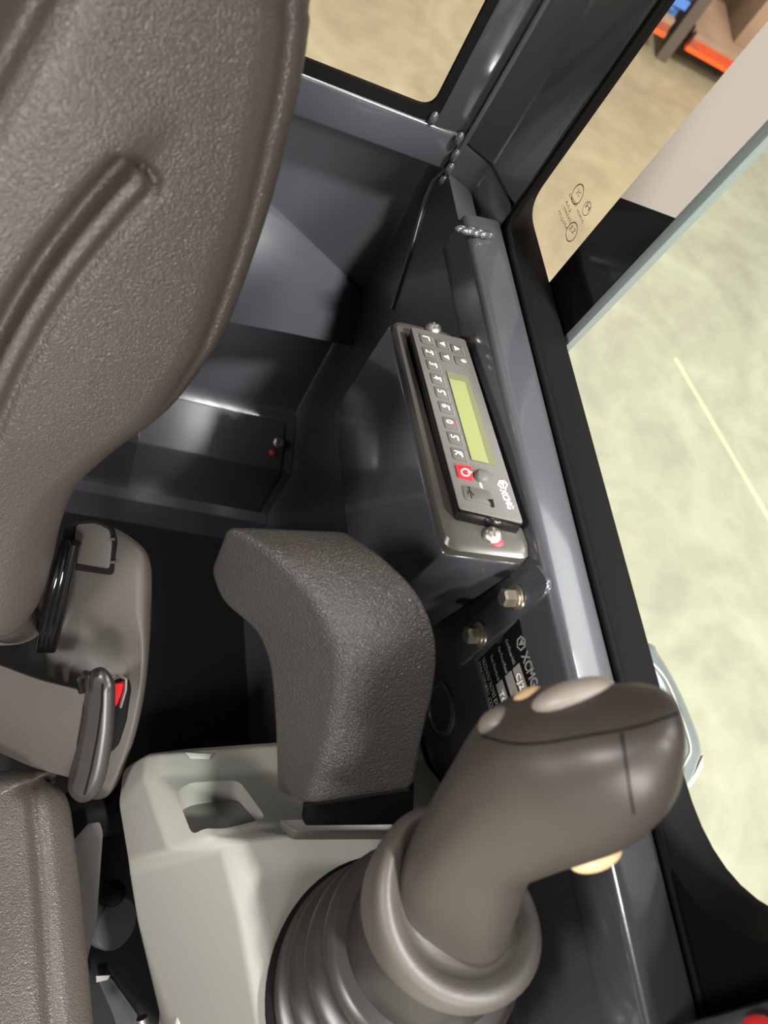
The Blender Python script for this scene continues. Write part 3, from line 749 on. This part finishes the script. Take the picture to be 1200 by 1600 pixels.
def hf(q, dist):
    up = np.clip(((q - st_(330, 640)) @ sus) / .06 + .2, 0, 1)
    h = -.0045 * G(dist - .0135, .0035) * up
    d, side, past, per = segdist(RID, q)
    sg = np.where(past > 0, per * SIDE, d * side * SIDE)      # positive on the upper-left side
    on = np.clip(1 - past / .003, 0, 1); off = np.clip(1 - past / .03, 0, 1)
    prof = .0040 * np.exp(-(sg / .0042) ** 4) - .0115 * G(sg - .0085, .0042) - .0025 * G(sg + .0074, .003)
    h = h + prof * on
    h = h - .0065 * G(past - .0032, .0026) * np.exp(-(sg / .0085) ** 4) * (past > 0)
    h = h + np.where(sg > 0, .0065 * (1 - np.exp(-(sg / .010) ** 2)) * np.exp(-(sg / .055) ** 2), 0) * off
    d, _, _, _ = segdist(SEA1, q); h = h - .014 * G(d, .009)
    d, _, _, _ = segdist(SEA2, q); h = h - .0022 * G(d, .0018)
    return h
pr_ = np.array([st_(120, 300)]); SIDE = 1; SIDE = 1 if segdist(RID, pr_)[1][0] > 0 else -1
obj('backrest', pillow(outl, sn, .030, .028, .07, spine=spn, N=900, K=210, hfun=hf, pw=1.25), 'leather', seat, smooth=80)
# cushion
zc = -.60
cr = [onz(x, y, zc) for x, y in ((20, 1195), (70, 1210), (108, 1240), (122, 1330), (136, 1450), (150, 1600))]
cr.append(cr[-1] + (cr[-1] - cr[-2]) * 1.5); cr.append(cr[-1] + A(-.05, -.03, 0))
cl = [A(2 * XC - p[0], p[1], p[2]) for p in cr[::-1]]
co = spline(cr + cl, 8, closed=True)
SEA3 = np.array(spline([onz(x, y, zc) for x, y in ((36, 1120), (46, 1200), (56, 1290), (68, 1420), (80, 1600), (90, 1750))], 5))
def hc(q, dist): return -.005 * G(segdist(SEA3, q)[0], .005)
obj('seat_cushion', pillow(co, A(0, 0, 1), .03, .012, .09, spine=[A(XC, -.15, zc), A(XC, 0, zc)], N=420, K=100, hfun=hc), 'leather', seat, smooth=80)
# recliner side cover
q0, q1, q2 = at(180, 820, .515), at(238, 900, .520), at(175, 1235, .565)
cn = nrm(np.cross(q1 - q0, q2 - q0)); cn = cn if cn @ (-q0) > 0 else -cn
def cv(px, py, o=0): return onp(px, py, cn, q0 + cn * o)
cov = [(100, 822), (150, 812), (185, 824), (218, 846), (234, 868), (239, 905), (236, 1000), (228, 1080), (210, 1160), (180, 1235), (150, 1254), (112, 1235), (100, 1150), (72, 1075), (70, 1010), (95, 930), (100, 870)]
def hcov(q, dist):
    dn_ = np.linalg.norm(q - cv(128, 1010), axis=1); du = np.linalg.norm(q - cv(190, 1030), axis=1)
    return -.007 * G(dn_, .024) - .006 * G(du, .020)
cover = obj('recliner_cover', pillow(spline([cv(x, y) for x, y in cov], 6, closed=True), cn, .012, .004, .08, spine=[cv(176, 900), cv(174, 935)], N=260, K=40, hfun=hcov, taper=.85, back=cv(160, 1000)), 'cover', seat, smooth=60, label='warm grey plastic recliner cover')
capo = fillet([cv(x, y, .0048) for x, y in ((112, 878), (120, 818), (150, 816), (171, 826), (176, 848), (172, 889))], .003, 4)
gap = fillet([cv(x, y, .0035) for x, y in ((108, 888), (116, 814), (150, 811), (176, 823), (182, 848), (178, 898))], .003, 4)
obj('cap_gap', prism([p - cn * .002 for p in gap], cn * .0036), 'void', cover)
obj('cover_cap', prism([p - cn * .003 for p in capo], cn * .0045), 'cover', cover, bevel=.0012)
for (x, y) in ((175, 842), (176, 878)): obj('clip', prism([cv(x - 3, y - 2, .0055), cv(x + 5, y - 2, .0055), cv(x + 5, y + 2, .0055), cv(x - 3, y + 2, .0055)], cn * .001), 'cover', cover)
# pleated black gaiter between backrest and cover
for i in range(3):
    pth = spline([at(117 - 6 * i, 848, .505 + .004 * i), at(104 - 8 * i, 905, .515), at(92 - 9 * i, 960, .525), at(78 - 7 * i, 1015, .535)], 8)
    obj('gaiter_pleat', tube(pth, .0042, 12), 'glossblack', seat)
# buckle pocket
bs_ = [(181, 1058), (203, 1057), (209, 1072), (203, 1120), (190, 1160), (172, 1172), (165, 1140)]
obj('buckle_pocket', prism(fillet([cv(x, y, -.003) for x, y in bs_], .004, 4), cn * .0085), 'void', cover)
# olive side plate below the buckle
sp2 = fillet([at(x, y, .545) for x, y in ((155, 1282), (161, 1300), (151, 1440), (132, 1518), (110, 1420), (112, 1330))], .003, 3)
obj('side_plate', prism(sp2, A(-.006, 0, -.004)), 'platetrim', seat, bevel=.001, label='olive grey plastic side plate')

# ================================================================== SEAT BELT
belt = empty('seat_belt', at(130, 1240, .53), 'charcoal seat belt with black buckle plugged in beside the recliner cover', 'seat belt')
bo = 0
def bk(px, py, t): return at(px, py, t)
bpo = [(146, 1044), (163, 1042), (178, 1060), (181, 1085), (177, 1150), (165, 1217), (150, 1246), (128, 1256), (112, 1247), (105, 1228), (114, 1180), (124, 1125), (132, 1062)]
b0, b1_, b2 = at(160, 1050, .505), at(184, 1090, .507), at(125, 1250, .53)
bn = nrm(np.cross(b1_ - b0, b2 - b0)); bn = bn if bn @ (-b0) > 0 else -bn
def bpn(px, py, o=0): return onp(px, py, bn, b0 + bn * o)
obj('buckle', pillow(spline([bpn(x, y) for x, y in bpo], 6, closed=True), bn, .008, .003, .012, spine=[bpn(160, 1080), bpn(135, 1215)], N=160, K=24, taper=.8, back=bpn(150, 1140)), 'boot', belt, smooth=60, label='black buckle tongue with padded cover')
obj('buckle_seam', tube([bpn(x, y, -.0) + bn * .0032 for x, y in ((164, 1066), (163, 1100), (156, 1150), (146, 1200), (136, 1238))], .0006, 6), 'black', belt)
obj('release_button', prism(fillet([cv(x, y, .004) for x, y in ((177, 1066), (195, 1064), (193, 1078), (185, 1100), (178, 1098))], .0015, 3), cn * .0045), 'red', belt, label='red release button')
obj('metal_rim', tube([cv(x, y, .006) for x, y in ((176, 1058), (186, 1056), (197, 1061), (196, 1078), (188, 1105))], .0012, 8), 'steel', belt, label='bright metal rim')
obj('tongue_clip', tube(spline([at(128, 1082, .502), at(126, 1062, .5), at(132, 1053, .5), at(140, 1054, .5)], 5), .0022, 8), 'glossblack', belt)
wt = [(-60, 1018), (0, 1040), (60, 1062), (115, 1076), (134, 1082)]; wbm = [(-60, 1150), (0, 1176), (50, 1198), (105, 1214), (118, 1217)]
a_ = spline([at(x, y, .513) for x, y in wt], 6); b_ = spline([at(x, y, .537) for x, y in wbm], 6)
V, Fc = [], []
nn_ = 9
for k in range(len(a_)):
    for j in range(nn_):
        t = j / (nn_ - 1); p = a_[k] * (1 - t) + b_[k] * t
        V.append(p + bn * (.004 * math.sin(math.pi * t)))
for k in range(len(a_)):
    for j in range(nn_):
        V.append(V[k * nn_ + j] - bn * .0016)
m0_ = len(a_) * nn_
for k in range(len(a_) - 1):
    for j in range(nn_ - 1):
        i = k * nn_ + j; Fc += [(i, i + 1, i + nn_ + 1, i + nn_), (m0_ + i, m0_ + i + nn_, m0_ + i + nn_ + 1, m0_ + i + 1)]
    i = k * nn_; Fc += [(i, i + nn_, m0_ + i + nn_, m0_ + i)]; i += nn_ - 1; Fc += [(i, m0_ + i, m0_ + i + nn_, i + nn_)]
obj('webbing', (V, Fc), 'strap', belt, smooth=60)

# ================================================================== SEAT RAIL BITS IN THE GAP
rail = empty('seat_slide', at(180, 1500, .66), 'black seat slide mechanism in the gap between seat and console', 'seat slide')
obj('slide_arm', prism(fillet([at(x, y, .66) for x, y in ((152, 1530), (172, 1526), (215, 1585), (235, 1640), (190, 1650), (178, 1590))], .004, 3), A(0, .01, -.03)), 'paint2', rail, bevel=.002)
obj('pivot_disc', lathe(at(180, 1442, .68), (.5, -.2, .8), [(.022, -.01), (.022, 0), (.020, .003), (.001, .004)], 32), 'paint2', rail)
obj('slide_knob', ball(at(174, 1395, .68), A(.012, 0, .004), A(0, .012, 0), A(0, 0, .008), 18, 10), 'black', rail)
obj('slide_bracket', prism([at(150, 1525, .655), at(172, 1524, .655), at(168, 1531, .655), at(151, 1535, .655)], A(0, 0, -.004)), 'alu', rail)
obj('slide_rod', tube([at(222, 1590, .66), at(226, 1605, .66), at(230, 1640, .66)], .005, 12), 'steel', rail)
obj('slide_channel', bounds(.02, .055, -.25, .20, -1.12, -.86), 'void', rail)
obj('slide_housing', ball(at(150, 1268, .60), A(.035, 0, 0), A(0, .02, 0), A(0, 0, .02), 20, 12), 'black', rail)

# ================================================================== OUTSIDE
lampo = [(1005, 1000), (1030, 1022), (1062, 1078), (1088, 1140), (1096, 1172), (1092, 1190), (1062, 1236), (1035, 1180), (1010, 1100)]
lp3 = [onz(x, y, -.46) for x, y in lampo]
lamp = empty('side_lamp', sum(lp3) / len(lp3), 'pale grey rounded lamp shell outside the window behind the joystick grip', 'lamp')
ctr = A(lp3[0][0] - .05, .5 * (lp3[0][1] + lp3[6][1]), -.46)
full = lp3[:7] + [A(.345, lp3[6][1] - .005, -.46), A(.345, lp3[0][1] + .01, -.46)]
full = spline(full, 5, closed=True)
obj('shell', pillow(full, A(0, 0, 1), .014, .004, .02, N=120, K=16, taper=.92, back=sum(lp3) / len(lp3)), 'lampshell', lamp, smooth=60)
inr = [onz(x, y, -.452) for x, y in ((1012, 1030), (1040, 1062), (1066, 1125), (1078, 1165), (1074, 1185), (1056, 1200), (1030, 1130))]
obj('lens_rim', tube(spline(inr, 5), .0012, 8), 'rocker', lamp)
inn = fillet([onz(x, y, -.4545) for x, y in ((1010, 1035), (1030, 1062), (1045, 1100), (1040, 1130), (1020, 1085))], .006, 4)
obj('lens_window', prism(inn, (0, 0, .003)), 'lampdark', lamp, label='slate inner lens')
lip = [onz(x, y, -.478) for x, y in ((1099, 1180), (1099, 1198), (1086, 1222), (1066, 1242), (1063, 1236), (1085, 1210))]
obj('lower_lip', prism(lip, (0, 0, -.02)), 'alu', lamp)
struct('wall_outside', bounds(.342, .352, -.42, .60, -1.30, -.385), 'paint')
# red lever knob at the bottom right corner
obj('red_knob', ball(onx(1196, 1630, .272), A(.006, 0, 0), A(0, .010, 0), A(0, 0, .012), 20, 12), 'red', label='red knob on the front pillar at the bottom right corner', cat='knob')

ZF = -H / S
# pallet rack on the hall floor
foot = onz(1031, 90, ZF)
def post_z(px, py):   # height on the vertical line above foot
    w = W(px, py); k = math.hypot(foot[0], foot[1]) / math.hypot(w[0], w[1]); return w[2] * k
zbm = post_z(1057, 51); 
rack = empty('pallet_rack', foot, 'dark pallet rack with orange beams on the hall floor', 'rack')
b_l, b_r = onz(990, 18, zbm), onz(1136, 100, zbm)
bd = nrm(b_r - b_l); bd = nrm(A(bd[0], bd[1], 0)); bn2 = A(-bd[1], bd[0], 0); bn2 = bn2 if bn2 @ foot > 0 else -bn2
# bn2 points away from the viewer
def rk(u, v, z): return foot + bd * u + bn2 * v + A(0, 0, z)
for u, v in ((0, 0), (0, .8), (1.2, 0), (1.2, .8), (-1.2, 0), (-1.2, .8)):
    obj('upright', box(rk(u, v, .75), .032, .03, .75, bd, bn2), 'rackgrey', rack)
zb_ = zbm - ZF
for u0, u1 in ((-1.14, -.07), (.07, 1.14)):
    for v in (0, .8):
        obj('beam', box(rk((u0 + u1) / 2, v - .02, zb_), (u1 - u0) / 2, .02, .032, bd, bn2), 'orange', rack, label='orange load beam')
        obj('lower_beam', box(rk((u0 + u1) / 2, v - .02, .16), (u1 - u0) / 2, .02, .035, bd, bn2), 'pallet', rack)
    for v in (0, .8): obj('upper_beam', box(rk((u0 + u1) / 2, v - .02, zb_ + .62), (u1 - u0) / 2, .02, .05, bd, bn2), 'rackgrey', rack)
    obj('shelf_deck', box(rk((u0 + u1) / 2, .4, zb_ + .045), (u1 - u0) / 2, .38, .012, bd, bn2), 'pallet', rack)
    obj('shelf_deck', box(rk((u0 + u1) / 2, .4, zb_ + .68), (u1 - u0) / 2, .38, .012, bd, bn2), 'pallet', rack)
def crate(name, u, v, z, hx, hy, hz, m, lab, cat):
    c = rk(u, v, z + hz); r = empty(name, rk(u, v, z), lab, cat)
    t = .012
    g = join(box(rk(u, v, z + .01), hx, hy, .01, bd, bn2), box(rk(u - hx + t, v, z + hz), t, hy, hz, bd, bn2), box(rk(u + hx - t, v, z + hz), t, hy, hz, bd, bn2), box(rk(u, v - hy + t, z + hz), hx, t, hz, bd, bn2), box(rk(u, v + hy - t, z + hz), hx, t, hz, bd, bn2))
    obj('tray', g, m, r, bevel=.004)
    obj('rim', join(box(rk(u, v - hy, z + 2 * hz - .02), hx + .02, .02, .02, bd, bn2), box(rk(u, v + hy, z + 2 * hz - .02), hx + .02, .02, .02, bd, bn2), box(rk(u - hx, v, z + 2 * hz - .02), .02, hy, .02, bd, bn2), box(rk(u + hx, v, z + 2 * hz - .02), .02, hy, .02, bd, bn2)), m, r)
    return r
def carton(u, v, z, hx, hy, hz, lab, m='carton'):
    r = empty('carton', rk(u, v, z), lab, 'carton')
    obj('carton_body', box(rk(u, v, z + hz), hx, hy, hz, bd, bn2), m, r, bevel=.004)
    obj('packing_tape', box(rk(u, v, z + 2 * hz + .001), hx * .99, .03, .001, bd, bn2), 'cream', r)
crate('storage_crate', -.20, .12, zb_ + .058, .13, .12, .045, 'blue', 'blue plastic crate on the orange rack beam', 'crate')
carton(.62, .36, zb_ + .058, .30, .28, .14, 'low beige carton on the right bay of the rack', 'pallet')
carton(.75, .35, zb_ + .693, .42, .34, .30, 'large brown carton on the upper rack shelf')
# painted line on the hall floor
ya, yb_ = onz(1055, 560, ZF), onz(1200, 808, ZF)
dl = nrm(yb_ - ya); sd_ = A(-dl[1], dl[0], 0) * .008
YL = mat('worn_yellow_paint', (166, 168, 126), .6); M['yl'] = YL
struct('trim_11', prism([ya - sd_, yb_ + dl * 2 - sd_, yb_ + dl * 2 + sd_, ya + sd_], (0, 0, .0008)), 'yl')

# ================================================================== CAMERA
cam = bpy.data.cameras.new('camera'); co_ = bpy.data.objects.new('camera', cam); COL.objects.link(co_)
cam.sensor_fit = 'VERTICAL'; cam.sensor_height = 36; cam.lens = F / 1600 * 36
cam.clip_start = .01; cam.clip_end = 100
r_, d_, f_ = A(1, 0, 0), A(0, 1, 0), A(0, 0, 1)
cx, cy, cz = R @ r_, -(R @ d_), -(R @ f_)
mw = Matrix(((cx[0], cy[0], cz[0], 0), (cx[1], cy[1], cz[1], 0), (cx[2], cy[2], cz[2], H), (0, 0, 0, 1)))
co_.matrix_world = mw
cam.dof.use_dof = True; cam.dof.focus_distance = .62; cam.dof.aperture_fstop = 8.0
SC.camera = co_

# ================================================================== LIGHT
def area(name, loc, tgt, size, power, col=(1, .96, .88), sy=None):
    l = bpy.data.lights.new(name, 'AREA'); l.energy = power; l.size = size; l.color = col
    if sy: l.shape = 'RECTANGLE'; l.size_y = sy
    o = bpy.data.objects.new(name, l); COL.objects.link(o); o.location = loc
    o.rotation_euler = (Vector(tgt) - Vector(loc)).to_track_quat('-Z', 'Y').to_euler(); return o
area('hall_and_fill_lamp', (1.25, -2.2, 7.5), (.2, .1, 1.5), .5, 1200, (1, .99, .94))
area('hall_and_fill_lamp', (5.0, 2.0, 7.5), (3.6, 2.2, 0), 2.6, 110, (.94, .97, .96))  # added large lamp, placed to put a sheen on the side rail
area('hall_and_fill_lamp', (2.4, .4, 6.0), (3.4, 4.0, .3), .8, 150, (1, .92, .86))  # added lamp to brighten the front of the rack
area('hall_and_fill_lamp', (1.2, 5.2, 7.5), (1.2, 5.2, 0), .9, 260, (1, .89, .84))
area('hall_and_fill_lamp', (-.8, -5.2, 3.3), (-.2, 0, 1.7), 1.2, 300, (1, .94, .90))  # added low fill from the front, for the backrest more than the cushion
area('hall_and_fill_lamp', (-4.2, -.8, 3.9), (0, .1, 1.6), 1.0, 240, (1, .93, .92))  # added fill from the left for the seat
area('hall_and_fill_lamp', (3.4, -5.2, 6.2), (.2, .1, 1.5), 1.6, 720, (1, .97, .95))
w = bpy.data.worlds.new('hall'); SC.world = w; w.use_nodes = True
nt = w.node_tree; bg = nt.nodes['Background']
tc = nt.nodes.new('ShaderNodeTexCoord'); sx = nt.nodes.new('ShaderNodeSeparateXYZ'); nt.links.new(tc.outputs['Generated'], sx.inputs[0])
cr = nt.nodes.new('ShaderNodeValToRGB'); nt.links.new(sx.outputs['Z'], cr.inputs[0])
e = cr.color_ramp.elements; e[0].position = .0; e[0].color = (.13, .12, .11, 1); e[1].position = .8; e[1].color = (.62, .65, .64, 1)
k = e.new(.35); k.color = (.25, .25, .235, 1)
nt.links.new(cr.outputs[0], bg.inputs[0]); bg.inputs[1].default_value = 1.0
SC.view_settings.view_transform = 'Standard'; SC.view_settings.look = 'None'
SC.view_settings.exposure = 0.1; SC.view_settings.gamma = 1; SC.view_settings.use_curve_mapping = False
